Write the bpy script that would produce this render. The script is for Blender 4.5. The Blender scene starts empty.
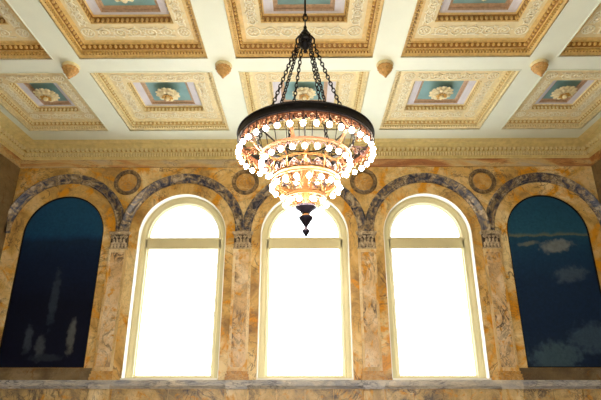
import bpy, math, random
from mathutils import Vector, Matrix
random.seed(7)
PI = math.pi
E = 1.7                     # eye height above floor; all H values below are measured from eye level
D = 12.2                    # distance to window wall
col = bpy.context.scene.collection
sc = bpy.context.scene

# ------------------------------------------------------------------ materials
def newmat(name):
    m = bpy.data.materials.new(name); m.use_nodes = True
    nt = m.node_tree; nt.nodes.clear()
    out = nt.nodes.new('ShaderNodeOutputMaterial')
    b = nt.nodes.new('ShaderNodeBsdfPrincipled')
    nt.links.new(b.outputs[0], out.inputs[0])
    return m, nt, b
def pos(nt, scale=(1,1,1), loc=(0,0,0)):
    g = nt.nodes.new('ShaderNodeNewGeometry'); mp = nt.nodes.new('ShaderNodeMapping')
    mp.inputs['Scale'].default_value = scale; mp.inputs['Location'].default_value = loc
    nt.links.new(g.outputs['Position'], mp.inputs[0]); return mp.outputs[0]
def noise(nt, vec, scale, detail=4, rough=.55, dist=0):
    n = nt.nodes.new('ShaderNodeTexNoise'); n.inputs['Scale'].default_value = scale
    n.inputs['Detail'].default_value = detail; n.inputs['Roughness'].default_value = rough
    n.inputs['Distortion'].default_value = dist
    nt.links.new(vec, n.inputs['Vector']); return n.outputs[0]
def ramp(nt, fac, stops, interp='LINEAR'):
    r = nt.nodes.new('ShaderNodeValToRGB'); r.color_ramp.interpolation = interp
    e = r.color_ramp.elements
    while len(e) < len(stops): e.new(.5)
    for i, (p, c) in enumerate(stops):
        e[i].position = p; e[i].color = (c[0], c[1], c[2], 1) if not isinstance(c, (int, float)) else (c, c, c, 1)
    nt.links.new(fac, r.inputs[0]); return r.outputs[0]
def mix(nt, fac, a, b):
    n = nt.nodes.new('ShaderNodeMix'); n.data_type = 'RGBA'
    for v, s in ((fac, 0), (a, 6), (b, 7)):
        if isinstance(v, (int, float)): n.inputs[s].default_value = v
        elif isinstance(v, tuple): n.inputs[s].default_value = (*v[:3], 1)
        else: nt.links.new(v, n.inputs[s])
    return n.outputs[2]
def math_(nt, op, a, b=0):
    n = nt.nodes.new('ShaderNodeMath'); n.operation = op
    for i, v in enumerate((a, b)):
        if isinstance(v, (int, float)): n.inputs[i].default_value = v
        else: nt.links.new(v, n.inputs[i])
    return n.outputs[0]
def s2l(c):
    return tuple(((v/255)/12.92 if v/255 <= .04045 else ((v/255+.055)/1.055)**2.4) for v in c)

def paint(name, c, rough=.6, metal=0, var=.12, scale=5, bump=0):
    m, nt, b = newmat(name); c = s2l(c)
    n = noise(nt, pos(nt), scale, 5)
    d = tuple(v*(1-var*1.6) for v in c); h = tuple(min(1, v*(1+var*.6)) for v in c)
    nt.links.new(ramp(nt, n, [(.3, d), (.65, h)]), b.inputs['Base Color'])
    b.inputs['Roughness'].default_value = rough; b.inputs['Metallic'].default_value = metal
    if bump:
        bp = nt.nodes.new('ShaderNodeBump'); bp.inputs['Strength'].default_value = bump; bp.inputs['Distance'].default_value = .01
        nt.links.new(noise(nt, pos(nt), scale*12, 4), bp.inputs['Height']); nt.links.new(bp.outputs[0], b.inputs['Normal'])
    return m

def marble(name, stops, vein, vs=.6, scale=1.3, off=0, vscale=1.6, vwidth=.03, stretch=(1,1,1), orange=None, og=.5, rough=.28):
    m, nt, b = newmat(name)
    p = pos(nt, stretch, (off, off*.7, off*1.3))
    base = ramp(nt, noise(nt, p, scale, 7, .6, 1.2), [(q, s2l(c)) for q, c in stops])
    if orange:
        om = ramp(nt, noise(nt, pos(nt, stretch, (off+9, 3, 5)), scale*1.9, 6, .62, 1.8), [(og, 0), (og+.1, 1)])
        base = mix(nt, om, base, s2l(orange))
    v = noise(nt, pos(nt, stretch, (off+20, 7, 2)), vscale, 7, .6, 2.2)
    v = math_(nt, 'ABSOLUTE', math_(nt, 'SUBTRACT', v, .5))
    vm = ramp(nt, v, [(0, 1), (vwidth, 0)])
    gate = ramp(nt, noise(nt, pos(nt, (1,1,1), (off+4, 1, 8)), .9, 3), [(.4, 0), (.6, 1)])
    f = math_(nt, 'MULTIPLY', math_(nt, 'MULTIPLY', vm, gate), vs)
    base = mix(nt, f, base, s2l(vein))
    # fine crazing
    w = noise(nt, pos(nt, stretch, (off+33, 2, 2)), vscale*4, 6, .6, 1.5)
    w = math_(nt, 'ABSOLUTE', math_(nt, 'SUBTRACT', w, .5))
    base = mix(nt, math_(nt, 'MULTIPLY', ramp(nt, w, [(0, 1), (.03, 0)]), vs*.35), base, s2l(vein))
    nt.links.new(base, b.inputs['Base Color']); b.inputs['Roughness'].default_value = rough
    return m

M = {}
M['siena'] = marble('siena marble', [(.36, (160,122,64)), (.48, (218,178,104)), (.6, (240,216,160))], (74,52,52), .9, .55, 0, .8, .02, orange=(222,154,36), og=.52)
M['siena_b'] = marble('golden siena marble', [(.3, (168,116,54)), (.5, (204,156,88)), (.7, (222,188,130))], (92,60,44), .6, 1.3, 31, 1.5, .02, orange=(214,134,34), og=.5)
M['pilaster'] = marble('pale pink siena marble', [(.34, (186,156,102)), (.5, (228,200,146)), (.66, (244,228,192))], (96,70,62), .6, .9, 12, 1.8, .02, (1,1,.6), orange=(218,160,60), og=.55)
M['breccia'] = marble('veined breccia marble', [(.34, (176,146,112)), (.5, (222,188,138)), (.66, (240,220,188))], (40,34,48), 1.0, 1.6, 5, 1.7, .045, (1,1,.75), orange=(220,158,60), og=.54)
M['bluegrey'] = marble('blue grey marble', [(.36, (40,46,70)), (.45, (104,100,106)), (.53, (166,140,100)), (.62, (206,190,160))], (26,32,58), .95, 5, 3, 5, .06)
M['bluegrey_sill'] = marble('grey sill marble', [(.34, (146,150,164)), (.5, (190,186,182)), (.66, (222,212,196))], (60,62,76), .8, 2.2, 8, 3, .05, (.5,1,2))
M['capital'] = marble('carved grey brown stone', [(.34, (150,134,112)), (.5, (196,176,144)), (.66, (226,208,176))], (50,40,44), .7, 6, 15, 6, .05, rough=.5)
M['capital_shade'] = marble('capital stone painted as shade', [(.34, (50,42,42)), (.5, (78,66,58)), (.66, (104,88,72))], (40,34,38), .7, 6, 15, 6, .05, rough=.6)  # recess shade between the leaves painted as a darker stone
M['redmarble'] = marble('red and pink marble', [(.4, (172,112,68)), (.47, (200,148,92)), (.53, (214,184,126)), (.62, (196,178,146))], (84,50,46), .6, .8, 2, 2, .03, (.55,1,2.4))
M['dado'] = marble('dado marble', [(.3, (122,108,90)), (.48, (198,168,114)), (.66, (222,196,146))], (40,44,66), .9, 1.6, 41, 2.0, .045, orange=(212,152,56), og=.56)
M['medal'] = marble('orange marble disc', [(.3, (164,120,60)), (.5, (200,156,88)), (.7, (220,186,122))], (80,50,40), .5, 4, 17, 4, .03, orange=(206,146,50), og=.5)
M['side'] = marble('dimmed side wall marble', [(.32, (86,70,46)), (.48, (118,98,66)), (.66, (150,130,98))], (60,48,42), .7, .9, 51, 1.2, .022, orange=(124,90,44), og=.56)  # marble darkened to stand in for dim corners and shaded side walls
M['floor'] = marble('floor marble', [(.3, (140,126,104)), (.6, (184,170,144))], (120,110,100), .5, 1, 60, 1.2, .02)
M['soffit'] = paint('cream ceiling paint', (238,244,226), .55, var=.03, scale=1.5)
M['mould'] = paint('ochre gilt moulding', (240,224,172), .5, var=.14, scale=14)
M['mould_pale'] = paint('pale straw moulding', (238,224,172), .5, var=.1, scale=12)
M['dentil'] = paint('gilt dentils', (240,226,176), .5, var=.15, scale=20)
M['cornice'] = paint('straw cornice paint', (226,208,144), .5, var=.1, scale=8)
M['frieze_bg'] = paint('pale rose frieze ground', (232,216,170), .6, var=.06, scale=6)
M['relief'] = paint('cream relief plaster', (248,242,216), .55, var=.06, scale=16)
M['lavender'] = paint('pale lavender paint', (220,218,228), .55, var=.05, scale=4)
M['wood'] = paint('rose brown moulding', (198,166,136), .5, var=.15, scale=18)
M['blue'] = paint('faded turquoise paint', (134,176,180), .65, var=.1, scale=3)
M['rosette'] = paint('ivory plaster', (240,228,186), .5, var=.1, scale=20)
M['rosette_gold'] = paint('gilt flower heart', (206,160,74), .4, var=.15, scale=30)
M['pendant'] = paint('gilt bronze pendant', (206,160,92), .4, var=.2, scale=22)
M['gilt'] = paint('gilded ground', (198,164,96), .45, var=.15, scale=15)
M['gilt_near'] = paint('gilded ground in warm light', (156,110,44), .45, var=.15, scale=15)  # near-row golds deepened, warm lamplight put into the colour
M['mould_near'] = paint('gilt moulding in warm light', (228,196,126), .5, var=.12, scale=14)
M['dentil_near'] = paint('gilt dentils in warm light', (222,186,110), .5, var=.12, scale=14)
M['wreath'] = marble('brown carved marble', [(.36, (84,70,58)), (.5, (136,110,76)), (.66, (184,156,112))], (50,44,48), .8, 7, 23, 6, .06)
M['frame'] = paint('cream window paint', (218,208,164), .4, var=.03, scale=3)
M['white'] = paint('daylit white', (250,249,244), .25, var=.01, scale=3)  # white stands in for window light on the marble reveals and ledges
M['iron'] = paint('black iron', (26,24,30), .38, .6, var=.2, scale=30)
M['old_bronze'] = paint('tarnished bronze', (92,72,78), .4, .4, var=.25, scale=30)
M['copper'] = paint('copper', (132,86,62), .4, .5, var=.22, scale=26)
M['brass'] = paint('polished brass', (126,88,52), .36, .6, var=.15, scale=20)
M['bronze_dark'] = paint('dark bronze', (44,40,56), .3, .7, var=.2, scale=20)

def glassmat():
    m = bpy.data.materials.new('window glass'); m.use_nodes = True; nt = m.node_tree; nt.nodes.clear()
    out = nt.nodes.new('ShaderNodeOutputMaterial'); t = nt.nodes.new('ShaderNodeBsdfTransparent')
    t.inputs[0].default_value = (.97,.98,.98,1)
    g = nt.nodes.new('ShaderNodeBsdfGlossy'); g.inputs['Roughness'].default_value = .03
    mx = nt.nodes.new('ShaderNodeMixShader'); mx.inputs[0].default_value = .06
    n = noise(nt, pos(nt), 2.0, 2); r = ramp(nt, n, [(0, .04), (1, .08)]); nt.links.new(r, mx.inputs[0])
    nt.links.new(t.outputs[0], mx.inputs[1]); nt.links.new(g.outputs[0], mx.inputs[2]); nt.links.new(mx.outputs[0], out.inputs[0])
    return m
M['glass'] = glassmat()
BULB = 142
def bulbmat():
    m, nt, b = newmat('lit bulb glass')
    b.inputs['Base Color'].default_value = (1,.95,.85,1)
    b.inputs['Emission Color'].default_value = (1,.84,.60,1)
    b.inputs['Emission Strength'].default_value = BULB
    return m
M['bulb'] = bulbmat()

def muralmat(name, kind):
    m, nt, b = newmat(name)
    tc = nt.nodes.new('ShaderNodeTexCoord'); sp = nt.nodes.new('ShaderNodeSeparateXYZ')
    nt.links.new(tc.outputs['Object'], sp.inputs[0])
    ob = tc.outputs['Object']
    wob = noise(nt, ob, 1.4, 5)
    z = math_(nt, 'ADD', sp.outputs[2], math_(nt, 'MULTIPLY', math_(nt, 'SUBTRACT', wob, .5), .35))
    z01 = math_(nt, 'DIVIDE', z, 4.7)
    if kind == 'left':
        c = ramp(nt, z01, [(0, s2l((16,20,44))), (.38, s2l((12,18,40))), (.62, s2l((18,34,64))), (.72, s2l((22,46,76))), (.76, s2l((26,72,110))), (1, s2l((34,84,122)))])
        blobs = [(-.42,.95,.12,.45,(60,70,84)), (-.10,.75,.14,.35,(70,78,88)), (.62,1.0,.12,.5,(96,100,102)), (.05,1.9,.13,.85,(50,62,78)), (.1,.5,.5,.1,(44,52,66))]
    else:
        c = ramp(nt, z01, [(0, s2l((30,46,74))), (.25, s2l((26,46,76))), (.5, s2l((28,52,84))), (.66, s2l((30,66,98))), (.742, s2l((34,76,106))), (.75, s2l((104,112,96))), (.765, s2l((40,88,116))), (1, s2l((34,80,112)))])
        blobs = [(.15,3.22,.5,.2,(130,136,138)), (.4,2.5,.5,.22,(74,92,114)), (-.35,.5,.75,.42,(72,96,112)), (.6,.95,.65,.42,(64,86,108)), (-.55,3.3,.3,.07,(110,116,112))]
    det = noise(nt, ob, 7, 6)
    for (bx_, bz, rx, rz, cc) in blobs:
        mp = nt.nodes.new('ShaderNodeMapping'); mp.vector_type = 'TEXTURE'
        mp.inputs['Location'].default_value = (bx_, 0, bz); mp.inputs['Scale'].default_value = (rx, 5, rz)
        if kind == 'right': mp.inputs['Rotation'].default_value = (0, -.15, 0)
        nt.links.new(ob, mp.inputs[0])
        g = nt.nodes.new('ShaderNodeVectorMath'); g.operation = 'LENGTH'; nt.links.new(mp.outputs[0], g.inputs[0])
        f = math_(nt, 'ADD', g.outputs['Value'], math_(nt, 'MULTIPLY', math_(nt, 'SUBTRACT', det, .5), 1.4))
        f = ramp(nt, f, [(.55, .8), (1.05, 0)])
        c = mix(nt, f, c, s2l(cc))
    tex = ramp(nt, noise(nt, ob, 16, 6), [(.3, .75), (.7, 1)])
    mm = nt.nodes.new('ShaderNodeMix'); mm.data_type = 'RGBA'; mm.blend_type = 'MULTIPLY'; mm.inputs[0].default_value = 1
    nt.links.new(c, mm.inputs[6]); nt.links.new(tex, mm.inputs[7])
    nt.links.new(mm.outputs[2], b.inputs['Base Color']); b.inputs['Roughness'].default_value = .8
    b.inputs['Specular IOR Level'].default_value = .15
    return m
M['mural_l'] = muralmat('dusk landscape painting', 'left'); M['mural_r'] = muralmat('sea horizon painting', 'right')

# ------------------------------------------------------------------ mesh helpers
class MB:
    def __init__(s): s.v = []; s.f = []
    def add(s, vs, fs):
        o = len(s.v); s.v += [tuple(p) for p in vs]; s.f += [tuple(i+o for i in f) for f in fs]; return s
    def quad(s, a, b, c, d): return s.add([a,b,c,d], [(0,1,2,3)])
    def box(s, x0, x1, y0, y1, z0, z1):
        return s.add([(x0,y0,z0),(x1,y0,z0),(x1,y1,z0),(x0,y1,z0),(x0,y0,z1),(x1,y0,z1),(x1,y1,z1),(x0,y1,z1)],
                     [(0,3,2,1),(4,5,6,7),(0,1,5,4),(1,2,6,5),(2,3,7,6),(3,0,4,7)])
    def lathe(s, prof, n=24, c=(0,0), a0=0, a1=2*PI, lobes=0, amp=0, lobe_fn=None):
        full = abs(a1-a0-2*PI) < 1e-6; m = n if full else n+1; vs = []
        for i in range(m):
            a = a0+(a1-a0)*i/n
            for (r, z) in prof:
                k = 1+amp*math.cos(lobes*a) if lobes else 1
                vs.append((c[0]+r*k*math.cos(a), c[1]+r*k*math.sin(a), z))
        P = len(prof); fs = []
        for i in range(n):
            j = (i+1) % m
            for k in range(P-1): fs.append((i*P+k, j*P+k, j*P+k+1, i*P+k+1))
        return s.add(vs, fs)
    def tube(s, pts, r, n=6, closed=False, flat=1.0, up=None):
        pts = [Vector(p) for p in pts]; N = len(pts); vs = []; fs = []
        for i, p in enumerate(pts):
            a = pts[(i-1) % N] if (closed or i > 0) else p; b = pts[(i+1) % N] if (closed or i < N-1) else p
            t = (b-a).normalized() if (b-a).length > 1e-9 else Vector((0,0,1))
            u = Vector(up) if up else (Vector((0,0,1)) if abs(t.z) < .9 else Vector((0,1,0)))
            x = t.cross(u)
            x = x.normalized() if x.length > 1e-6 else Vector((1,0,0))
            y = x.cross(t).normalized()
            rr = r[i] if isinstance(r, (list, tuple)) else r
            for k in range(n):
                q = 2*PI*k/n+PI/n
                vs.append(p+x*math.cos(q)*rr+y*math.sin(q)*rr*flat)
        L = N if closed else N-1
        for i in range(L):
            j = (i+1) % N
            for k in range(n): fs.append((i*n+k, i*n+(k+1) % n, j*n+(k+1) % n, j*n+k))
        if not closed: fs.append(tuple(range(n))[::-1]); fs.append(tuple((N-1)*n+k for k in range(n)))
        return s.add(vs, fs)
    def ball(s, c, r, n=10, m=6, sx=1, sy=1, sz=1):
        prof = [(r*math.sin(PI*i/m), -r*math.cos(PI*i/m)) for i in range(m+1)]
        t = MB().lathe(prof, n)
        return s.add([(c[0]+x*sx, c[1]+y*sy, c[2]+z*sz) for x, y, z in t.v], t.f)
    def merge(s, o, mat=None):
        vs = o.v if mat is None else [tuple(mat @ Vector(p)) for p in o.v]
        return s.add(vs, o.f)
    def mesh(s, name, m, smooth=None):
        me = bpy.data.meshes.new(name); me.from_pydata(s.v, [], s.f)
        import bmesh
        b = bmesh.new(); b.from_mesh(me); bmesh.ops.remove_doubles(b, verts=b.verts, dist=1e-5)
        bmesh.ops.recalc_face_normals(b, faces=b.faces); b.to_mesh(me); b.free()
        me.materials.append(m)
        if smooth: me.shade_smooth(); me.set_sharp_from_angle(angle=math.radians(smooth))
        return me
    def build(s, name, m, parent=None, smooth=None):
        o = bpy.data.objects.new(name, s.mesh(name, m, smooth)); col.objects.link(o)
        if parent: o.parent = parent
        return o
def build_multi(name, layers, parent=None, smooth=None):
    me = bpy.data.meshes.new(name); vs = []; fs = []; mi = []; mats = []
    for mb, mat in layers:
        if mat not in mats: mats.append(mat)
        o = len(vs); vs += mb.v; fs += [tuple(i+o for i in f) for f in mb.f]; mi += [mats.index(mat)]*len(mb.f)
    me.from_pydata(vs, [], fs); me.polygons.foreach_set('material_index', mi)
    for mat in mats: me.materials.append(mat)
    import bmesh
    b = bmesh.new(); b.from_mesh(me); bmesh.ops.remove_doubles(b, verts=b.verts, dist=1e-5)
    bmesh.ops.recalc_face_normals(b, faces=b.faces); b.to_mesh(me); b.free()
    if smooth: me.shade_smooth(); me.set_sharp_from_angle(angle=math.radians(smooth))
    o = bpy.data.objects.new(name, me); col.objects.link(o)
    if parent: o.parent = parent
    return o
def tag(o, label=None, cat=None, group=None, kind=None):
    for k, v in (('label', label), ('category', cat), ('group', group), ('kind', kind)):
        if v: o[k] = v
    return o
def empty(name, loc=(0,0,0), rz=0):
    o = bpy.data.objects.new(name, None); o.location = loc; o.rotation_euler.z = rz
    o.empty_display_size = .1; col.objects.link(o); return o
def copy_tree(o, parent=None):
    c = o.copy(); col.objects.link(c)
    if parent: c.parent = parent
    for ch in [x for x in list(sc.collection.objects) if x.parent == o]: copy_tree(ch, c)
    return c

# ------------------------------------------------------------------ room constants
XW = 7.8; HT = 5.69; HC = 6.06; YB = -6.0
BAY = 3.19; RO = 1.145; HS = 3.54          # window opening radius / springing
MX = 6.31; RM = 1.06; HM = 3.57; MB0 = .27 # murals
zf = lambda h: h+E

# wall with five arched openings
def arched_wall(y, x0, x1, z0, z1, openings):
    m = MB(); x = x0
    for (cx, r, zb, zs) in sorted(openings):
        m.quad((x,y,z0),(cx-r,y,z0),(cx-r,y,z1),(x,y,z1))
        if zb > z0: m.quad((cx-r,y,z0),(cx+r,y,z0),(cx+r,y,zb),(cx-r,y,zb))
        N = 40; pr = None
        for i in range(N+1):
            a = PI-PI*i/N; p = (cx+r*math.cos(a), zs+r*math.sin(a))
            if pr: m.quad((pr[0],y,pr[1]),(p[0],y,p[1]),(p[0],y,z1),(pr[0],y,z1))
            pr = p
        x = cx+r
    m.quad((x,y,z0),(x1,y,z0),(x1,y,z1),(x,y,z1))
    return m
def outline(cx, r, zb, zs, N=40):
    return [(cx-r, zb)]+[(cx+r*math.cos(PI-PI*i/N), zs+r*math.sin(PI-PI*i/N)) for i in range(N+1)]+[(cx+r, zb)]
wx = [-BAY, 0, BAY]
ops = [(x, RO, zf(.0), zf(HS)) for x in wx]+[(s*MX, RM, zf(MB0), zf(HM)) for s in (-1, 1)]
w = arched_wall(D, -XW, XW, 0, zf(6.3), ops)
for (cx, r, zb, zs) in ops:
    dep = .34 if abs(cx) < 5 else .07
    ol = outline(cx, r, zb, zs)
    for a, b in zip(ol, ol[1:]+ol[:1]): w.quad((a[0],D,a[1]),(b[0],D,b[1]),(b[0],D+dep,b[1]),(a[0],D+dep,a[1]))
    if abs(cx) > 5: pass
w.merge(arched_wall(D+.34, -XW-.3, XW+.3, 0, zf(6.3), [o for o in ops if abs(o[0]) < 5]))
tag(w.build('wall_back', M['siena']), kind='structure')
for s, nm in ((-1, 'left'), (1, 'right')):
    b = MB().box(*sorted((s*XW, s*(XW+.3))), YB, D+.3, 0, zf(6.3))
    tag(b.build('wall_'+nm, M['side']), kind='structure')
tag(MB().box(-XW-.3, XW+.3, YB, D+.34, -.2, 0).build('floor', M['floor']), kind='structure')
# front wall behind the camera: three tall open arches, unseen, added and sized as daylight fill
FR = .95; FZ = .9
fo = [(x, FR, 0.0, zf(FZ)) for x in (-5.0, 0, 5.0)]
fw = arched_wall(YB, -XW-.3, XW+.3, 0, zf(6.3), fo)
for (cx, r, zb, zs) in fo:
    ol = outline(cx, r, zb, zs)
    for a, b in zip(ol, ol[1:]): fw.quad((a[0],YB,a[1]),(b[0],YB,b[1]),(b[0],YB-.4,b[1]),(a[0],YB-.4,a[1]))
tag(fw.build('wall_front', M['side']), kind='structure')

# ------------------------------------------------------------------ archivolts, red frieze band, sill, dado
def archivolt(cx, zc, r0, r1, lim, proj=.1):
    m = MB(); N = 56
    prof = [(r0,0),(r0,proj*.5),(r0+.035,proj*.75),(r0+.05,proj*.35),(r0+.12,proj*.45),(r0+.15,proj*.9),(r1-.035,proj*1.15),(r1,proj*.9),(r1,0)]
    P = len(prof); vs = []; fs = []
    for i in range(N+1):
        a = PI*i/N
        for (r, p) in prof:
            x = r*math.cos(a); x = max(-lim[0], min(lim[1], x))
            vs.append((cx+x, D-p, zc+r*math.sin(a)))
    for i in range(N):
        for k in range(P-1): fs.append((i*P+k, (i+1)*P+k, (i+1)*P+k+1, i*P+k+1))
    fs.append(tuple(range(P))); fs.append(tuple(N*P+k for k in range(P)))
    return m.add(vs, fs)
tn = 1
for i, x in enumerate([-MX, -BAY, 0, BAY, MX]):
    lim = [BAY/2-.003]*2
    if x < -5: lim = [XW-MX-.005, MX-BAY*1.5-.003]
    if x > 5: lim = [MX-BAY*1.5-.003, XW-MX-.005]
    tag(archivolt(x, zf(3.6), 1.39, 1.64, lim).build('trim_%d' % tn, M['bluegrey'], smooth=50), kind='structure'); tn += 1
def run_profile(prof, back=True):
    """prof: (projection, H) swept along left wall, back wall, right wall with mitres"""
    m = MB()
    for (p0, h0), (p1, h1) in zip(prof, prof[1:]):
        A = lambda p, h: [(-XW+p, YB, zf(h)), (-XW+p, D-p, zf(h)), (XW-p, D-p, zf(h)), (XW-p, YB, zf(h))]
        a, b = A(p0, h0), A(p1, h1)
        for k in range(3): m.quad(a[k], a[k+1], b[k+1], b[k])
    return m
tag(run_profile([(0,5.455),(.035,5.455),(.035,5.475),(.02,5.485),(.02,5.665),(.03,5.675),(.03,5.69),(0,5.69)]).build('trim_%d' % tn, M['redmarble']), kind='structure'); tn += 1
# cornice
corn = run_profile([(0,5.685),(.05,5.685),(.055,5.715),(.075,5.725),(.085,5.745),(.085,5.758)])
gilt1 = run_profile([(.085,5.758),(.085,5.85)])
corn.merge(run_profile([(.085,5.85),(.15,5.85),(.15,5.865)]))
gilt1.merge(run_profile([(.15,5.865),(.15,5.93)]))
corn.merge(run_profile([(.15,5.93),(.25,5.935),(.25,5.945),(.28,5.955),(.31,5.975),(.36,5.985),(.36,6.02),(.41,6.03),(.45,6.05),(.52,6.062)]))
def blocks(m, spacing, wd, p0, p1, h0, h1):
    n = int(2*(XW-p1)/spacing)
    for i in range(n+1):
        x = -(XW-p1)+i*2*(XW-p1)/n; m.box(x-wd/2, x+wd/2, D-p1, D-p0, zf(h0), zf(h1))
    y = D-p1-spacing
    while y > 2.0:
        for s in (-1, 1):
            xs = sorted((s*(XW-p1), s*(XW-p0))); m.box(xs[0], xs[1], y-wd/2, y+wd/2, zf(h0), zf(h1))
        y -= spacing
d1 = MB(); blocks(d1, .125, .062, .149, .235, 5.866, 5.932); blocks(d1, .073, .042, .084, .135, 5.757, 5.848)
tag(build_multi('trim_%d' % tn, [(corn, M['cornice']), (gilt1, M['gilt']), (d1, M['mould_pale'])]), kind='structure'); tn += 1

# sill ledge
sl = MB()
prof = [(0,-.19),(.05,-.19),(.055,-.16),(.08,-.15),(.10,-.12),(.10,-.02),(.085,0.0),(0,0.0)]
sm = run_profile(prof); sl.merge(sm)
tag(sl.build('trim_%d' % tn, M['bluegrey_sill']), kind='structure'); tn += 1
# plinth band below the murals
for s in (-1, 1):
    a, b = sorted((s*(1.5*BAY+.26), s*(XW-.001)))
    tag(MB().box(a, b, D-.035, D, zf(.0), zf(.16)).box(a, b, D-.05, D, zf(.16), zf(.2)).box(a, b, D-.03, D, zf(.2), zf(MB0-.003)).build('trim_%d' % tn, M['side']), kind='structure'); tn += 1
# dado slabs
dd = MB(); px = [-1.5*BAY, -.5*BAY, .5*BAY, 1.5*BAY]
edges = [(-XW+.03, px[0]-.28), (px[0]+.28, px[1]-.28), (px[1]+.28, px[2]-.28), (px[2]+.28, px[3]-.28), (px[3]+.28, XW-.03)]
for (a, b) in edges:
    n = 4
    for i in range(n):
        q0 = a+(b-a)*i/n+.008; q1 = a+(b-a)*(i+1)/n-.008
        dd.box(q0, q1, D-.03, D, zf(-1.25), zf(-.205))
tag(dd.build('trim_%d' % tn, M['dado']), kind='structure'); tn += 1
for s, nm in ((-1,'left'),(1,'right')):
    xs = sorted((s*XW, s*(XW-.03)))
    tag(MB().box(xs[0], xs[1], YB+.05, D-.06, 0, .3).build('baseboard_'+nm, M['bluegrey_sill']), kind='structure')
tag(MB().box(-XW+.03, XW-.03, D-.05, D, 0, .3).build('baseboard_back', M['bluegrey_sill']), kind='structure')

# ------------------------------------------------------------------ windows
def ring_strip(m, cx, pr, zb, zs, N=40):
    """pr: profile [(radius, y)], swept along jambs and arch"""
    P = len(pr); vs = []; fs = []
    path = [('j', zb), ('j', zs)]
    pts = []
    for (r, y) in pr: pass
    def ring(r, y): return [(cx+r_, y, z_) for r_, z_ in [(-r, zb)]+[(r*math.cos(PI-PI*i/N), zs+r*math.sin(PI-PI*i/N)) for i in range(N+1)]+[(r, zb)]]
    R = [ring(r, y) for r, y in pr]
    for a, b in zip(R, R[1:]):
        for i in range(len(a)-1): m.quad(a[i], a[i+1], b[i+1], b[i])
    return m
for i, x in enumerate(wx):
    root = empty('window_%d' % (i+1), (x, D, zf(0))); tag(root, kind='structure')
    y0 = .2; gi = .905
    zs = HS
    f = MB()
    ring_strip(f, 0, [(RO-.002,y0+.1),(RO-.002,y0),(1.10,y0),(1.09,y0+.02),(1.0,y0+.025),(.985,y0+.005),(.945,y0+.005),(.93,y0+.04),(gi,y0+.05),(gi,y0+.12),(RO-.002,y0+.12)], .02, zs)
    f.box(-RO+.002, RO-.002, y0+.0, y0+.12, .0, .05).box(-.95, .95, y0+.02, y0+.11, .05, .10)
    f.build('window_frame', M['frame'], root, smooth=30)
    t = MB().box(-1.0, 1.0, y0+.005, y0+.11, 3.225, 3.52).box(-1.02, 1.02, y0-.012, y0+.03, 3.47, 3.52).box(-.97, .97, y0-.006, y0+.03, 3.225, 3.26)
    t.build('window_transom', M['frame'], root)
    MB().box(-gi-.02, gi+.02, y0+.075, y0+.085, .08, 3.23).build('window_pane', M['glass'], root)
    g = MB(); N = 40
    vs = []
    for yy in (y0+.075, y0+.085):
        vs += [((gi+.02)*math.cos(PI*k/N), yy, 3.5+(gi+.06)*math.sin(PI*k/N)) for k in range(N+1)]+[(-gi-.02, yy, 3.42), (gi+.02, yy, 3.42)]
    L = N+3
    g.add(vs, [tuple(range(L))[::-1], tuple(range(L, 2*L))]+[(k, (k+1) % L, L+(k+1) % L, L+k) for k in range(L)])
    g.build('window_pane', M['glass'], root)
    MB().box(-RO+.003, RO-.003, -.075, y0-.004, .002, .04).build('window_sill', M['white'], root)
    ln = ring_strip(MB(), 0, [(RO-.001,0),(RO-.02,-.004),(RO-.022,y0-.002),(RO-.001,y0-.002)], .042, zs); ln.build('daylit_reveal', M['white'], root, smooth=30)  # white strip painting daylight onto the marble reveal

# ------------------------------------------------------------------ murals
def mural(s, mat, label):
    root = empty('mural', (s*MX, D, zf(0))); tag(root, label, 'mural', None)
    m = MB(); N = 40; r = RM-.004; vs = []
    for yy in (.04, .065):
        vs += [(r*math.cos(PI*k/N), yy, HM+r*math.sin(PI*k/N)) for k in range(N+1)]+[(-r, yy, MB0+.004), (r, yy, MB0+.004)]
    L = N+3
    m.add(vs, [tuple(range(L))[::-1], tuple(range(L, 2*L))]+[(k, (k+1) % L, L+(k+1) % L, L+k) for k in range(L)])
    m.build('painted_canvas', mat, root)
    fr = MB(); ring_strip(fr, 0, [(r,.038),(r,.022),(r-.028,.022),(r-.034,.038)], MB0+.004, HM)
    fr.box(-r, r, .022, .038, MB0+.004, MB0+.03)
    fr.build('picture_edge', M['iron'], root)
    return root
mural(-1, M['mural_l'], 'dark blue arched wall painting of a dim dusk landscape, left of the windows')
mural(1, M['mural_r'], 'blue arched wall painting with a pale horizon line above rocks, right of the windows')

# ------------------------------------------------------------------ pilasters
def leafblob(m, x, z, w, h, y, out):
    """curled acanthus leaf: grid bulging forward with curled tip"""
    U, V = 4, 6; vs = []; fs = []
    for j in range(V+1):
        t = j/V
        wd = w*(math.sin(PI*(.25+.6*t)))*(1+.12*math.cos(t*18))
        oy = out*(t**2)*1.0; zz = z+h*min(t, .9)-(max(0, t-.85)*h*.8)
        for i in range(U+1):
            u = i/U-.5
            vs.append((x+u*wd, y-oy-.012*math.cos(u*PI)-(.006 if i == 2 else 0), zz))
    for j in range(V):
        for i in range(U): fs.append((j*(U+1)+i, j*(U+1)+i+1, (j+1)*(U+1)+i+1, (j+1)*(U+1)+i))
    m.add(vs, fs)
def spiral(turns=1.6, r=.06, n=18, ccw=1, rmin=.1):
    return [(ccw*r*(1-(1-rmin)*i/n)*math.cos(turns*2*PI*i/n), r*(1-(1-rmin)*i/n)*math.sin(turns*2*PI*i/n)) for i in range(n+1)]
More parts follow.
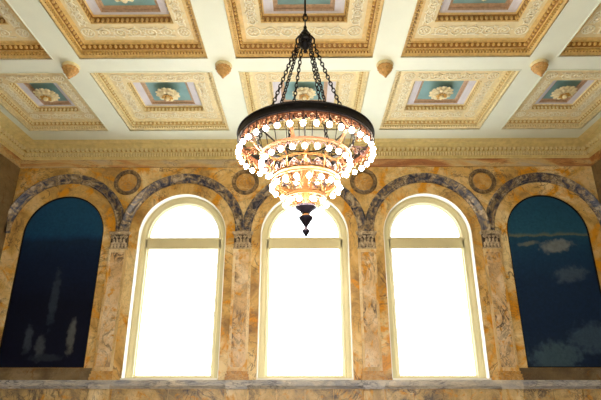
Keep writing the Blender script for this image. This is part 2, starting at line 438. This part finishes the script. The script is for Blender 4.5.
def make_pilaster():
    root = empty('pilaster')
    b = MB(); W = .23
    b.box(-W-.05, W+.05, -.105, 0, .002, .07).box(-W-.035, W+.035, -.085, 0, .07, .10).box(-W-.045, W+.045, -.098, 0, .10, .135).box(-W-.015, W+.015, -.07, 0, .135, .17).box(-W-.025, W+.025, -.08, 0, .17, .20)
    b.build('base', M['medal'], root)
    s = MB(); s.box(-W, W, -.045, 0, .20, 3.17)
    s.box(-W, -W+.055, -.06, -.044, .20, 3.15).box(W-.055, W, -.06, -.044, .20, 3.15).box(-W+.055, W-.055, -.06, -.044, .20, .28).box(-W+.055, W-.055, -.06, -.044, 3.07, 3.15)
    s.build('shaft', M['pilaster'], root)
    MB().box(-W+.062, W-.062, -.05, -.043, .287, 3.063).build('inlaid_panel', M['breccia'], root)
    c = MB(); c.box(-W-.01, W+.01, -.075, 0, 3.15, 3.185)
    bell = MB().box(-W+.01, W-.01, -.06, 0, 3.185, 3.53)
    for k in range(5): leafblob(c, -.176+.088*k, 3.19, .078, .15, -.06, .035)
    for k in range(4): leafblob(c, -.132+.088*k, 3.27, .07, .17, -.066, .045)
    for sg in (-1, 1):
        sp = [(sg*.165+p[0], -.105, 3.465+p[1]) for p in spiral(1.7, .062, 20, -sg)]
        c.tube(sp, .014, 5, up=(0,1,0)); c.ball((sg*.165, -.105, 3.465), .02, 8, 5)
        c.tube([(sg*.03, -.075, 3.36), (sg*.06, -.09, 3.43), (sg*.11, -.10, 3.50), (sg*.165, -.105, 3.525)], .014, 5)
        sp = [(sg*.045+p[0], -.095, 3.46+p[1]) for p in spiral(1.3, .034, 14, sg)]
        c.tube(sp, .010, 5, up=(0,1,0))
    c.ball((0, -.11, 3.55), .036, 8, 5)
    c.box(-W-.02, W+.02, -.115, 0, 3.53, 3.565).box(-W-.035, W+.035, -.13, 0, 3.565, 3.6)
    build_multi('capital', [(c, M['capital']), (bell, M['capital_shade'])], root, 50)
    # pedestal block below the ledge
    MB().box(-W-.02, W+.02, -.125, -.0, -.192, -.001).build('ledge_block', M['bluegrey_sill'], root)
    p = MB().box(-W-.005, W+.005, -.07, 0, -1.25, -.192); p.build('pedestal', M['pilaster'], root)
    return root
pil0 = make_pilaster()
pl = ['marble pilaster with carved capital between the left painting and the left window',
      'marble pilaster with carved capital between the left window and the middle window',
      'marble pilaster with carved capital between the middle window and the right window',
      'marble pilaster with carved capital between the right window and the right painting']
for i, x in enumerate(px):
    o = pil0 if i == 0 else copy_tree(pil0)
    o.location = (x, D-.004, zf(0)); tag(o, pl[i], 'pilaster', 'pilasters between the arches')

# ------------------------------------------------------------------ spandrel medallions
def make_medallion():
    root = empty('wall_medallion'); R = Matrix.Rotation(PI/2, 4, 'X')
    m = MB(); m.merge(MB().lathe([(.365,0),(.365,.035),(.35,.055),(.325,.06),(.30,.045),(.275,.055),(.262,.04),(.255,.01),(.255,0)], 48), R)
    for k in range(28):
        a = 2*PI*k/28; m.ball((.312*math.cos(a), -.055, .312*math.sin(a)), .028, 6, 4, 1, .7, 1)
    m.build('wreath_ring', M['wreath'], root, smooth=50)
    d = MB(); d.merge(MB().lathe([(0,.02),(.12,.02),(.25,.012),(.256,.002)], 32), R); d.build('disc', M['medal'], root, smooth=50)
    return root
md0 = make_medallion()
ml = ['round wreathed marble medallion between the left painting and left window arches', 'round wreathed marble medallion between the left and middle window arches',
      'round wreathed marble medallion between the middle and right window arches', 'round wreathed marble medallion between the right window and right painting arches']
for i, x in enumerate(px):
    o = md0 if i == 0 else copy_tree(md0); o.location = (x, D-.001, zf(5.02)); tag(o, ml[i], 'medallion', 'medallions in the spandrels')

# ------------------------------------------------------------------ ceiling
bx = [-7.12, -5.07, -4.51, -1.93, -1.37, 1.37, 1.93, 4.51, 5.07, 7.12]   # coffer opening edges
colx = [(bx[0],bx[1]),(bx[2],bx[3]),(bx[4],bx[5]),(bx[6],bx[7]),(bx[8],bx[9])]
rowy = [(8.65, 11.2), (5.25, 8.19), (2.2, 4.8), (-.85, 1.75), (-3.9, -1.3)]
ce = MB()
xs = [-XW]+bx+[XW]; ys = [YB]+sorted([v for r in rowy for v in r])+[D]
for i in range(len(xs)-1):
    for j in range(len(ys)-1):
        cx = (xs[i]+xs[i+1])/2; cy = (ys[j]+ys[j+1])/2
        if any(a < cx < b for a, b in colx) and any(a < cy < b for a, b in rowy): continue
        ce.quad((xs[i],ys[j],zf(HC)),(xs[i+1],ys[j],zf(HC)),(xs[i+1],ys[j+1],zf(HC)),(xs[i],ys[j+1],zf(HC)))
# raised bead along each beam edge
for a, b in colx:
    for c, d in rowy:
        for k in range(4):
            w_ = .022
            if k == 0: ce.box(a-w_, b+w_, c-w_, c, zf(HC-.012), zf(HC)+.02)
            if k == 1: ce.box(a-w_, b+w_, d, d+w_, zf(HC-.012), zf(HC)+.02)
            if k == 2: ce.box(a-w_, a, c, d, zf(HC-.012), zf(HC)+.02)
            if k == 3: ce.box(b, b+w_, c, d, zf(HC-.012), zf(HC)+.02)
# backing slab
ce.quad((-XW,YB,zf(6.62)),(XW,YB,zf(6.62)),(XW,D,zf(6.62)),(-XW,D,zf(6.62)))
for x_ in (-XW, XW): ce.quad((x_,YB,zf(HC)),(x_,D,zf(HC)),(x_,D,zf(6.62)),(x_,YB,zf(6.62)))
for y_ in (YB, D): ce.quad((-XW,y_,zf(HC)),(XW,y_,zf(HC)),(XW,y_,zf(6.62)),(-XW,y_,zf(6.62)))
tag(ce.build('ceiling', M['soffit']), kind='structure')

def scroll_run(m, length, width, z, r=.0085):
    """scroll ornament along x from -length/2..length/2, in a band of given width (y), hanging below z"""
    hw = width*.30; step = hw*2.5; n = max(1, round(length/step)); step = length/n
    for i in range(n):
        x = -length/2+step*(i+.5); sg = 1 if i % 2 == 0 else -1
        pts = [(x+p[0]*1.0, sg*p[1], z-.012) for p in spiral(1.7, hw, 18, 1)]
        pts = [(x-step*.5, -sg*hw*.9, z-.012)]+[(x+step*.30, -sg*hw*.7, z-.012)]+pts[0:]
        m.tube(pts, [r*1.3]*2+[r*1.5-(r*.6)*k/19 for k in range(19)], 4, flat=1.3)
        m.ball((x, 0, z-.014), .018, 6, 4, 1, 1, .8)
        for q in range(5):
            a = q*1.256+.4
            m.ball((x+hw*1.12*math.cos(a), sg*hw*1.12*math.sin(a), z-.006), .022, 5, 3, 1.2, .8, .6)
        m.ball((x+step*.5, -sg*hw*.8, z-.008), .022, 5, 3, 1.8, .8, .7)
        m.ball((x+step*.5, sg*hw*.5, z-.008), .018, 5, 3, 1.4, .9, .7)
def coffer_parts(W, L, lat, dep):
    """returns list of (name, MB, material). lat/dep : inset scale for x and y. Origin at opening centre on soffit plane"""
    out = []
    hx, hy = W/2, L/2
    def warp(i, tab):
        for (a, p), (b, q) in zip(tab, tab[1:]):
            if i <= b: return p+(q-p)*(i-a)/(b-a)
        return tab[-1][1]
    TL = [(0,0),(.26,.26),(.64,.60),(.73,.67),(.87,.86),(.95,.95)]; TD = [(0,0),(.26,.31),(.64,.745),(.73,.815),(.87,.862),(.95,.95)]
    LX = lambda i: warp(i, TL)*lat
    DY = lambda i: warp(i, TD)*dep
    def ringloft(prof):
        m = MB()
        for (i0, z0), (i1, z1) in zip(prof, prof[1:]):
            A = lambda i, z: [(-hx+LX(i), -hy+DY(i), z), (hx-LX(i), -hy+DY(i), z), (hx-LX(i), hy-DY(i), z), (-hx+LX(i), hy-DY(i), z)]
            a, b = A(i0, z0), A(i1, z1)
            for k in range(4): m.quad(a[k], a[(k+1) % 4], b[(k+1) % 4], b[k])
        return m
    def blocks4(m, i0, i1, z0, z1, sp, wd, ball=False):
        for axis in (0, 1):
            half = (hx-LX(i0), hy-DY(i0))[axis]; off0 = (hy-DY(i0), hx-LX(i0))[axis]; off1 = (hy-DY(i1), hx-LX(i1))[axis]
            n = max(2, int(2*half/sp))
            for k in range(n):
                t = -half+(k+.5)*2*half/n
                for s in (-1, 1):
                    o = sorted((s*off0, s*off1))
                    if axis == 0:
                        if ball: m.ball((t, s*(off0+off1)/2, (z0+z1)/2), 1, 6, 4, wd/2, abs(off0-off1)/2, (z1-z0)/2)
                        else: m.box(t-wd/2, t+wd/2, o[0], o[1], z0, z1)
                    else:
                        if ball: m.ball((s*(off0+off1)/2, t, (z0+z1)/2), 1, 6, 4, abs(off0-off1)/2, wd/2, (z1-z0)/2)
                        else: m.box(o[0], o[1], t-wd/2, t+wd/2, z0, z1)
    Z = ringloft
    # 1 total inset units: outer 0-.26, frieze .26-.62, inner .62-.72, splay .72-.85, wood .85-.95
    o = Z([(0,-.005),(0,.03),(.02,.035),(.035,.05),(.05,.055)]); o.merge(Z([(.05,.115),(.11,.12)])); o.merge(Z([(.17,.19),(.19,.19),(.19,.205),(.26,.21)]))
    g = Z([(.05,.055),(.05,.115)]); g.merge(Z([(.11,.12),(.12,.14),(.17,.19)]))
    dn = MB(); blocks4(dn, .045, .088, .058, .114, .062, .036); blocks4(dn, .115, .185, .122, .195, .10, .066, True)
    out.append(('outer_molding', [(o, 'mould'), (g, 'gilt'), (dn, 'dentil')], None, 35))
    f = Z([(.26,.21),(.26,.215),(.64,.215)])
    r = MB(); fi = .45; fw = .38
    for axis in (0, 1):
        fwa = (DY(.64)-DY(.26), LX(.64)-LX(.26))[axis]
        half = (hx-LX(.45), hy-DY(.45))[axis]
        t = MB(); scroll_run(t, 2*half-.36, fwa*.95, 0)
        for s in (0, 1):
            mt = Matrix.Translation((0, 0, .213)) @ Matrix.Rotation(axis*PI/2+s*PI, 4, 'Z') @ Matrix.Translation((0, -((hy-DY(fi), hx-LX(fi))[axis]), 0))
            r.merge(t, mt)
    for sx in (-1, 1):
        for sy in (-1, 1):
            cx, cy = sx*(hx-LX(fi)), sy*(hy-DY(fi)); q = fw*min(lat, dep)*.36
            r.tube([(cx+q*math.cos(2*PI*k/16), cy+q*math.sin(2*PI*k/16), .203) for k in range(16)], .014, 4, True)
            for k in range(6):
                a = k*PI/3; r.ball((cx+q*.5*math.cos(a), cy+q*.5*math.sin(a), .205), .026, 6, 4, 1, 1, .6)
            r.ball((cx, cy, .20), .02, 6, 4)
    out.append(('frieze', [(f, 'frieze_bg'), (r, 'relief')], None, 50))
    i_ = Z([(.64,.215),(.64,.225),(.655,.235)]); i_.merge(Z([(.70,.345),(.72,.355),(.73,.375)]))
    g = Z([(.655,.235),(.66,.31),(.70,.345)]); e_ = MB(); blocks4(e_, .632, .70, .232, .335, .09, .062, True)
    out.append(('inner_molding', [(i_, 'mould'), (g, 'gilt'), (e_, 'dentil')], None, 45))
    out.append(('splayed_border', Z([(.73,.375),(.76,.375),(.77,.382),(.83,.382),(.84,.388),(.87,.388)]), M['lavender'], None))
    out.append(('panel_molding', Z([(.87,.388),(.87,.398),(.885,.41),(.89,.45),(.91,.455),(.93,.455),(.95,.47)]), M['wood'], 30))
    pn = MB(); a, b = hx-.945*lat, hy-.945*dep
    pn.quad((-a,-b,.468),(a,-b,.468),(a,b,.468),(-a,b,.468)); pn.box(-a,a,-b,b,.468,.49)
    out.append(('painted_panel', pn, M['blue'], None))
    return out
cofs = {}
def place_coffer(W, L, lat, dep, zscale, cx, cy, label):
    key = (round(W, 3), round(L, 3))
    if key not in cofs:
        root = empty('ceiling_coffer')
        for (n, m, mat, sm) in coffer_parts(W, L, lat, dep):
            L_ = m if isinstance(m, list) else [(m, mat)]
            for mb, _ in L_: mb.v = [(x, y, z*zscale) for x, y, z in mb.v]
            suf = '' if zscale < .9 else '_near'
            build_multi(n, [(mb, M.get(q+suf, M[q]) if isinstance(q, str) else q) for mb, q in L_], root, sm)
        cofs[key] = root; o = root
    else: o = copy_tree(cofs[key])
    o.location = (cx, cy, zf(HC)); tag(o, label, 'ceiling coffer', 'ceiling coffers'); return o
where = ['leftmost', 'second from left', 'middle', 'second from right', 'rightmost']
over = ['above the left painting, %s', 'above the left window, %s', 'above the middle window, %s', 'above the right window, %s', 'above the right painting, %s']
for r, (y0, y1) in enumerate(rowy[:2]):
    for c, (x0, x1) in enumerate(colx):
        W = x1-x0; L = y1-y0
        pan = .92 if r == 0 else .97
        panx = pan if W > 2.3 else .56
        if W > 2.3: lat = (W-pan)/2/.945
        else: lat = (W-panx)/2/.945
        dep = (L-pan)/2/.945
        nm = ['left outer', 'left inner', 'centre', 'right inner', 'right outer'][c]
        lab = ('cream ceiling coffer with flower boss in the row beside the cornice, ' if r == 0 else 'large gilt ceiling coffer cut by the photo top, ')+['above the left painting','above the left window','over the middle window','above the right window','above the right painting'][c]
        place_coffer(W, L, lat, dep, .84 if r == 0 else .96, (x0+x1)/2, (y0+y1)/2, lab)
for r, (y0, y1) in enumerate(rowy[2:]):     # coffers further back are part of the plain shell
    m = MB()
    for (x0, x1) in colx:
        P = [(0,0),(.02,.1),(.2,.18),(.55,.2),(.65,.4)]
        for (i0, z0), (i1, z1) in zip(P, P[1:]):
            A = lambda i, z: [(x0+i, y0+i, zf(HC)+z), (x1-i, y0+i, zf(HC)+z), (x1-i, y1-i, zf(HC)+z), (x0+i, y1-i, zf(HC)+z)]
            a, b = A(i0, z0), A(i1, z1)
            for k in range(4): m.quad(a[k], a[(k+1) % 4], b[(k+1) % 4], b[k])
        m.quad(*[(*p[:2], zf(HC)+.4) for p in A(.65, .4)])
    tag(m.build('trim_%d' % tn, M['mould_pale']), kind='structure'); tn += 1

# rosettes
def petal_layer(m, n, r0, r1, z0, z1, curl, ph=0, wd=1.0):
    for k in range(n):
        a = 2*PI*k/n+ph; w = PI/n*1.15*wd; vs = []; fs = []; U, V = 4, 5
        for j in range(V+1):
            t = j/V; r = r0+(r1-r0)*t; ww = w*(.45+.75*math.sin(PI*min(1, t*.9)**.8))*(1 if t < .8 else 1-(t-.8)*2.2)
            zz = z0+(z1-z0)*t+curl*max(0, t-.6)
            for i in range(U+1):
                u = (i/U-.5)*2; aa = a+u*ww
                vs.append((r*math.cos(aa), r*math.sin(aa), zz+.018*(u*u)-(.006 if i == 2 else 0)))
        for j in range(V):
            for i in range(U): fs.append((j*(U+1)+i, j*(U+1)+i+1, (j+1)*(U+1)+i+1, (j+1)*(U+1)+i))
        m.add(vs, fs)
def make_rosette():
    root = empty('ceiling_rosette'); dz = -.09
    sh = lambda mb: setattr(mb, 'v', [(x, y, z+dz) for x, y, z in mb.v])
    m = MB(); m.lathe([(0,-.005),(.15,-.005),(.17,-.03),(.1,-.09),(0,-.10)], 24)
    petal_layer(m, 12, .06, .31, -.05, -.085, .08); petal_layer(m, 10, .05, .24, -.10, -.13, .06, .3)
    sh(m); m.lathe([(.0,0),(.07,0),(.05,-.04),(.09,-.11)], 16)
    m.build('petals', M['rosette'], root, smooth=60)
    c = MB(); petal_layer(c, 7, .015, .14, -.13, -.17, .04, .1); sh(c); c.build('inner_petals', M['rosette_gold'], root, smooth=60)
    b = MB(); b.lathe([(0,-.215),(.04,-.205),(.06,-.18),(.05,-.12),(.03,-.09)], 12); sh(b)
    b.build('boss', M['rosette'], root, smooth=60)
    return root
ros0 = make_rosette()
for c, (x0, x1) in enumerate(colx):
    o = ros0 if c == 0 else copy_tree(ros0)
    o.location = ((x0+x1)/2, (rowy[0][0]+rowy[0][1])/2, zf(HC)+.468*.84); o.rotation_euler.z = c*.37
    if c in (0, 4): o.scale = (.92,.92,.92)
    tag(o, ['ivory plaster flower boss on the far left blue ceiling panel','ivory plaster flower boss on the blue ceiling panel above the left window','ivory plaster flower boss behind the chandelier chains','ivory plaster flower boss on the blue ceiling panel above the right window','ivory plaster flower boss on the far right blue ceiling panel'][c], 'ceiling rosette', 'flower bosses in the coffers')
for c in (0, 1, 3, 4):
    x0, x1 = colx[c]; o = copy_tree(ros0); o.location = ((x0+x1)/2, (rowy[1][0]+rowy[1][1])/2, zf(HC)+.468*.96)
    tag(o, 'ivory plaster flower boss %s, at the top edge of the photo' % ['far left','above the left window','','above the right window','far right'][c], 'ceiling rosette', 'flower bosses in the nearer coffers')

def make_pendant():
    root = empty('ceiling_pendant')
    c_ = MB(); c_.lathe([(0,0),(.165,0),(.175,-.015),(.165,-.035),(.14,-.045),(.13,-.06),(0,-.06)], 32)
    c_.build('cap', M['mould_pale'], root, smooth=40)
    m = MB(); m.lathe([(.10,-.055),(.15,-.065),(.16,-.085),(.15,-.11),(.125,-.13)], 48, lobes=12, amp=.05)
    m.lathe([(.10,-.12),(.128,-.135),(.128,-.155),(.105,-.185),(.075,-.205)], 48, lobes=12, amp=.07)
    m.lathe([(.05,-.20),(.078,-.21),(.075,-.23),(.05,-.26),(.028,-.275),(.024,-.285),(.03,-.295),(.02,-.31),(0,-.32)], 24)
    m.build('leaf_cup', M['pendant'], root, smooth=50)
    return root
pen0 = make_pendant(); yb = (8.19+8.65)/2
for c, x in enumerate([-4.79, -1.65, 1.65, 4.79]):
    o = pen0 if c == 0 else copy_tree(pen0); o.location = (x, yb, zf(HC))
    tag(o, ['gilt acorn shaped pendant at the far left crossing of the ceiling beams','gilt acorn shaped pendant on the beam crossing just left of the chandelier chains','gilt acorn shaped pendant on the beam crossing just right of the chandelier chains','gilt acorn shaped pendant at the far right crossing of the ceiling beams'][c], 'ceiling pendant', 'gilt pendants at the beam crossings')

# ------------------------------------------------------------------ chandelier
ch = empty('chandelier', (.02, 6.72, E)); tag(ch, 'large black and copper ring chandelier with tiers of lit globe bulbs, hanging on chains', 'chandelier')
def P(name, mb, mat, smooth=40, parent=ch): return mb.build(name, M[mat], parent, smooth=smooth)
def ringband(m, r, z0, z1, t=.02, n=72):
    return m.lathe([(r-t,z0),(r,z0),(r,z1),(r-t,z1),(r-t,z0)], n)
m = MB(); m.lathe([(1.0,3.385),(1.035,3.38),(1.045,3.395),(1.035,3.41),(1.03,3.45),(1.035,3.49),(1.053,3.50),(1.05,3.515),(1.01,3.515),(1.0,3.50),(1.0,3.385)], 96)
P('outer_ring', m, 'iron')
def chain_links(a, b, L=.075, w=.028, r=.0075):
    a, b = Vector(a), Vector(b); d = b-a; n = max(1, int(d.length/(L*.78))); t = d.normalized()
    s = t.cross(Vector((0,0,1)));  s = s.normalized() if s.length > 1e-4 else Vector((1,0,0))
    u = s.cross(t).normalized(); m = MB()
    for i in range(n):
        c = a+d*((i+.5)/n); x = s if i % 2 else u; y = u if i % 2 else s
        l = d.length/n*1.28/2
        pts = []
        for k in range(12):
            q = 2*PI*k/12; pts.append(c+t*(l*math.cos(q))+x*(w*math.sin(q)))
        m.tube(pts, r, 5, True, up=tuple(y))
    return m
hubz = 5.24
for k in range(6):
    a = math.radians(60*k+30-90-4)
    # angles measured from the viewer's side
    ca, sa = math.cos(a), math.sin(a)
    P('chain', chain_links((.135*ca, .135*sa, hubz), (.74*ca, .74*sa, 3.475), .085, .026, .0095), 'iron')
# hub
h = MB(); h.lathe([(0,5.06),(.02,5.07),(.035,5.10),(.02,5.13),(.05,5.16),(.09,5.20),(.10,5.24),(.08,5.29),(.115,5.31),(.12,5.34),(.08,5.37),(.055,5.42),(.07,5.46),(.05,5.50),(.025,5.55),(.03,5.58),(.015,5.62),(0,5.63)], 20)
for k in range(6):
    a = math.radians(60*k-60); ca, sa = math.cos(a), math.sin(a)
    h.tube([(.05*ca,.05*sa,5.44),(.11*ca,.11*sa,5.40),(.15*ca,.15*sa,5.34),(.15*ca,.15*sa,5.27),(.12*ca,.12*sa,5.24),(.09*ca,.09*sa,5.27)], .016, 6)
P('hub', h, 'iron', 50)
P('chain', chain_links((0,0,5.61), (0,0,5.84), .12, .036, .012), 'iron')
r_ = MB(); r_.lathe([(.016,5.82),(.016,6.47)], 10); r_.lathe([(.016,5.83),(.035,5.85),(.016,5.87)], 12); r_.lathe([(.0,6.40),(.03,6.40),(.08,6.44),(.14,6.505),(.0,6.505)], 24)
P('hanging_rod', r_, 'iron')
# inner hoop carried by the chains
P('inner_hoop', ringband(MB(), .755, 3.43, 3.475, .03), 'iron')
# radial scroll brackets and copper crest work under the outer ring
def flat_scroll(m, a, r0, r1, z0, hgt, thick=.010, w=.02):
    """S-scroll in the vertical plane at angle a"""
    ca, sa = math.cos(a), math.sin(a); L = r1-r0
    p1 = [(r0+L*.28+p[0], z0+p[1]) for p in spiral(1.4, hgt*.48, 16, 1)][::-1]
    p2 = [(r0+L*.72+p[0], z0-p[1]) for p in spiral(1.4, hgt*.48, 16, -1)]
    pts = p1+p2
    m.tube([(r*ca, r*sa, z) for r, z in pts], thick, 5, flat=1, up=(-sa, ca, 0))
for k in range(12):
    a = math.radians(30*k+15); ca, sa = math.cos(a), math.sin(a)
    b = MB(); b.tube([(.75*ca,.75*sa,3.452),(1.03*ca,1.03*sa,3.452)], .014, 6); flat_scroll(b, a, .76, 1.02, 3.37, .13, .012)
    P('scroll_bracket', b, 'copper' if k % 2 else 'old_bronze', 50)
cb = MB(); n = 36
for k in range(n):
    a0 = 2*PI*(k+.5)/n; R = .985
    def on(u, z, R=R): return (R*math.cos(a0+u/R), R*math.sin(a0+u/R), z)
    cb.tube([on(p[0], 3.325+p[1]) for p in spiral(1.5, .052, 14, 1)], .010, 4)
    cb.tube([on(-.085, 3.385), on(-.05, 3.30), on(0, 3.275), on(.05, 3.30), on(.085, 3.385)], .010, 4)
    cb.ball(on(0, 3.26), .018, 6, 4)
    # leaf plates, curved with the band
    for s in (-1, 1):
        vs = [on(s*.02, 3.385), on(s*.088, 3.385), on(s*.07, 3.31), on(s*.03, 3.34)]; cb.add(vs+[tuple(Vector(v)*1) for v in [on(s*.02,3.385,R-.006), on(s*.088,3.385,R-.006), on(s*.07,3.31,R-.006), on(s*.03,3.34,R-.006)]], [(0,1,2,3),(7,6,5,4),(0,4,5,1),(1,5,6,2),(2,6,7,3),(3,7,4,0)])
ringband(cb, 1.0, 3.37, 3.392, .03)
P('crest_band', cb, 'copper', 50)
# copper straps to the second tier
for k in range(6):
    a = math.radians(60*k+15); ca, sa = math.cos(a), math.sin(a)
    s = MB(); pts = [(.745,3.45),(.80,3.40),(.82,3.33),(.76,3.25),(.70,3.19),(.68,3.13)]
    vs = []; fs = []
    for (r, z) in pts:
        for (t, q) in ((-.026,0),(.026,0),(.026,-.008),(-.026,-.008)): vs.append(((r+q)*ca-t*sa, (r+q)*sa+t*ca, z))
    for i in range(len(pts)-1):
        for j in range(4): fs.append((i*4+j, i*4+(j+1) % 4, (i+1)*4+(j+1) % 4, (i+1)*4+j))
    s.add(vs, fs+[(0,1,2,3),(20,23,22,21)]); P('strap', s, 'copper')
for k in range(24):
    a = 2*PI*(k+.5)/24; P('drop_rod', MB().tube([(.745*math.cos(a),.745*math.sin(a),3.44),(.685*math.cos(a),.685*math.sin(a),3.17)], .0065, 5), 'iron')
m = MB(); m.lathe([(.665,3.13),(.69,3.128),(.695,3.14),(.688,3.15),(.695,3.165),(.665,3.165),(.665,3.13)], 72)
P('middle_ring', m, 'copper')
cb = MB(); n = 24
for k in range(n):
    a0 = 2*PI*(k)/n; R = .655
    def on(u, z, R=R): return (R*math.cos(a0+u/R), R*math.sin(a0+u/R), z)
    cb.tube([on(p[0], 3.075+p[1]) for p in spiral(1.4, .042, 12, 1)], .009, 4)
    cb.tube([on(-.08, 3.12), on(-.04, 3.05), on(0, 3.035), on(.04, 3.05), on(.08, 3.12)], .009, 4)
P('middle_crest_band', cb, 'old_bronze', 50)
# brass hoops and stays towards the third tier
P('brass_hoop', MB().lathe([(.52,2.965),(.532,2.97),(.525,2.98),(.532,2.992),(.525,3.0),(.512,2.998),(.512,2.965),(.52,2.965)], 64), 'brass')
for k in range(12):
    a = 2*PI*k/12; ca, sa = math.cos(a), math.sin(a)
    s = MB().tube([(.66*ca,.66*sa,3.13),(.60*ca,.60*sa,3.04),(.525*ca,.525*sa,2.99),(.54*ca,.54*sa,2.90),(.51*ca,.51*sa,2.80)], .013, 6)
    P('stay', s, 'brass')
P('lower_ring', MB().lathe([(.475,2.75),(.51,2.745),(.52,2.76),(.51,2.80),(.52,2.815),(.475,2.815),(.475,2.75)], 56), 'brass')
cb = MB(); n = 18
for k in range(n):
    a0 = 2*PI*(k+.5)/n; R = .49
    def on(u, z, R=R): return (R*math.cos(a0+u/R), R*math.sin(a0+u/R), z)
    cb.tube([on(p[0], 2.87+p[1]) for p in spiral(1.4, .042, 12, 1)], .009, 4)
    cb.tube([on(-.08, 2.815), on(-.05, 2.90), on(0, 2.945), on(.05, 2.90), on(.08, 2.815)], .009, 4)
P('lower_crest_band', cb, 'old_bronze', 50)
for k in range(8):
    a = 2*PI*k/8+.2; ca, sa = math.cos(a), math.sin(a)
    s = MB().tube([(.06*ca,.06*sa,2.95),(.14*ca,.14*sa,3.05),(.26*ca,.26*sa,3.06),(.38*ca,.38*sa,2.95),(.47*ca,.47*sa,2.84),(.49*ca,.49*sa,2.78)], .014, 6)
    flat_scroll(s, a, .12, .44, 2.88, .13, .010)
    s.tube([(.49*ca,.49*sa,2.76),(.42*ca,.42*sa,2.66),(.34*ca,.34*sa,2.60),(.285*ca,.285*sa,2.53)], .011, 6)
    P('scroll_arm', s, 'brass', 50)
P('small_ring', MB().lathe([(.265,2.495),(.295,2.49),(.305,2.51),(.295,2.53),(.305,2.545),(.265,2.545),(.265,2.495)], 40), 'brass')
for k in range(6):
    a = 2*PI*k/6; ca, sa = math.cos(a), math.sin(a)
    s = MB().tube([(.28*ca,.28*sa,2.52),(.22*ca,.22*sa,2.45),(.13*ca,.13*sa,2.43),(.05*ca,.05*sa,2.47)], .011, 6); flat_scroll(s, a, .05, .27, 2.60, .10, .009); P('stay', s, 'copper', 50)
# upper stays from the hoop to the central stem
for k in range(6):
    a = 2*PI*k/6+.5; ca, sa = math.cos(a), math.sin(a)
    s = MB().tube([(.74*ca,.74*sa,3.45),(.5*ca,.5*sa,3.30),(.25*ca,.25*sa,3.22),(.05*ca,.05*sa,3.25)], .012, 6); flat_scroll(s, a, .25, .6, 3.18, .14, .011); P('stay', s, 'iron', 50)
st = MB(); st.lathe([(0,3.42),(.02,3.40),(.03,3.36),(.05,3.33),(.03,3.29),(.035,3.22),(.06,3.18),(.04,3.12),(.03,3.0),(.07,2.95),(.08,2.90),(.05,2.84),(.04,2.7),(.09,2.62),(.10,2.55),(.06,2.48),(.05,2.40),(.12,2.385)], 20)
P('central_stem', st, 'brass', 50)
P('bowl', MB().lathe([(.0,2.39),(.12,2.39),(.155,2.38),(.16,2.355),(.14,2.335),(.10,2.31),(.075,2.27),(0,2.265)], 28), 'bronze_dark', 50)
P('collar', MB().lathe([(.05,2.27),(.055,2.25),(.075,2.235),(.09,2.225),(.05,2.22)], 24), 'brass', 50)
P('finial', MB().lathe([(0,2.228),(.09,2.226),(.105,2.21),(.10,2.185),(.075,2.15),(.05,2.11),(.03,2.085),(.022,2.06),(.03,2.045),(.045,2.03),(.055,2.01),(.048,1.98),(.025,1.945),(.008,1.915),(0,1.91)], 24), 'bronze_dark', 50)
# bulbs on sockets
def make_socket(drop):
    s = MB(); s.lathe([(0,drop),(.006,drop),(.006,.075),(.016,.07),(.020,.06),(.022,.03),(.019,.026),(0,.026)], 10)
    so = bpy.data.objects.new('bulb_socket', s.mesh('bulb_socket', M['copper' if drop < .15 else 'iron'], 40)); col.objects.link(so); so.parent = ch
    b = MB(); b.lathe([(0,-.041),(.018,-.036),(.032,-.022),(.038,-.002),(.034,.017),(.023,.031),(.016,.040)], 14)
    bo = bpy.data.objects.new('bulb', b.mesh('bulb', M['bulb'], 60)); col.objects.link(bo); bo.parent = so
    return so
tiers = [(36, 1.018, 3.195, .19, 8.0), (24, .672, 3.03, .10, 7.5-3.5), (18, .503, 2.654, .10, 13.0), (10, .30, 2.40, .10, 0.0)]
for (n, R, H, drop, ph) in tiers:
    proto = None
    for k in range(n):
        a = 2*PI*k/n-PI/2+math.radians({36: -2, 24: 7.5*.9-8, 18: 5, 10: 18}[n])
        if proto is None: o = proto = make_socket(drop)
        else: o = copy_tree(proto, ch)
        o.location = (R*math.cos(a), R*math.sin(a), H); o.rotation_euler = (0, 0, a)

# ------------------------------------------------------------------ world, camera, view
wd = bpy.data.worlds.new('daylight'); sc.world = wd; wd.use_nodes = True
bg = wd.node_tree.nodes['Background']; bg.inputs[0].default_value = (.93,.97,1,1); bg.inputs[1].default_value = 7.5
cam = bpy.data.cameras.new('camera'); co = bpy.data.objects.new('camera', cam); col.objects.link(co)
cam.sensor_width = 36; cam.lens = 488/601*36; cam.clip_end = 200; cam.clip_start = .05
co.location = (0, 0, E); co.rotation_euler = (math.radians(90+20.25), 0, math.radians(.5)); sc.camera = co
vs_ = sc.view_settings; vs_.view_transform = 'Standard'; vs_.look = 'None'; vs_.gamma = 1; vs_.exposure = .2; vs_.use_curve_mapping = False
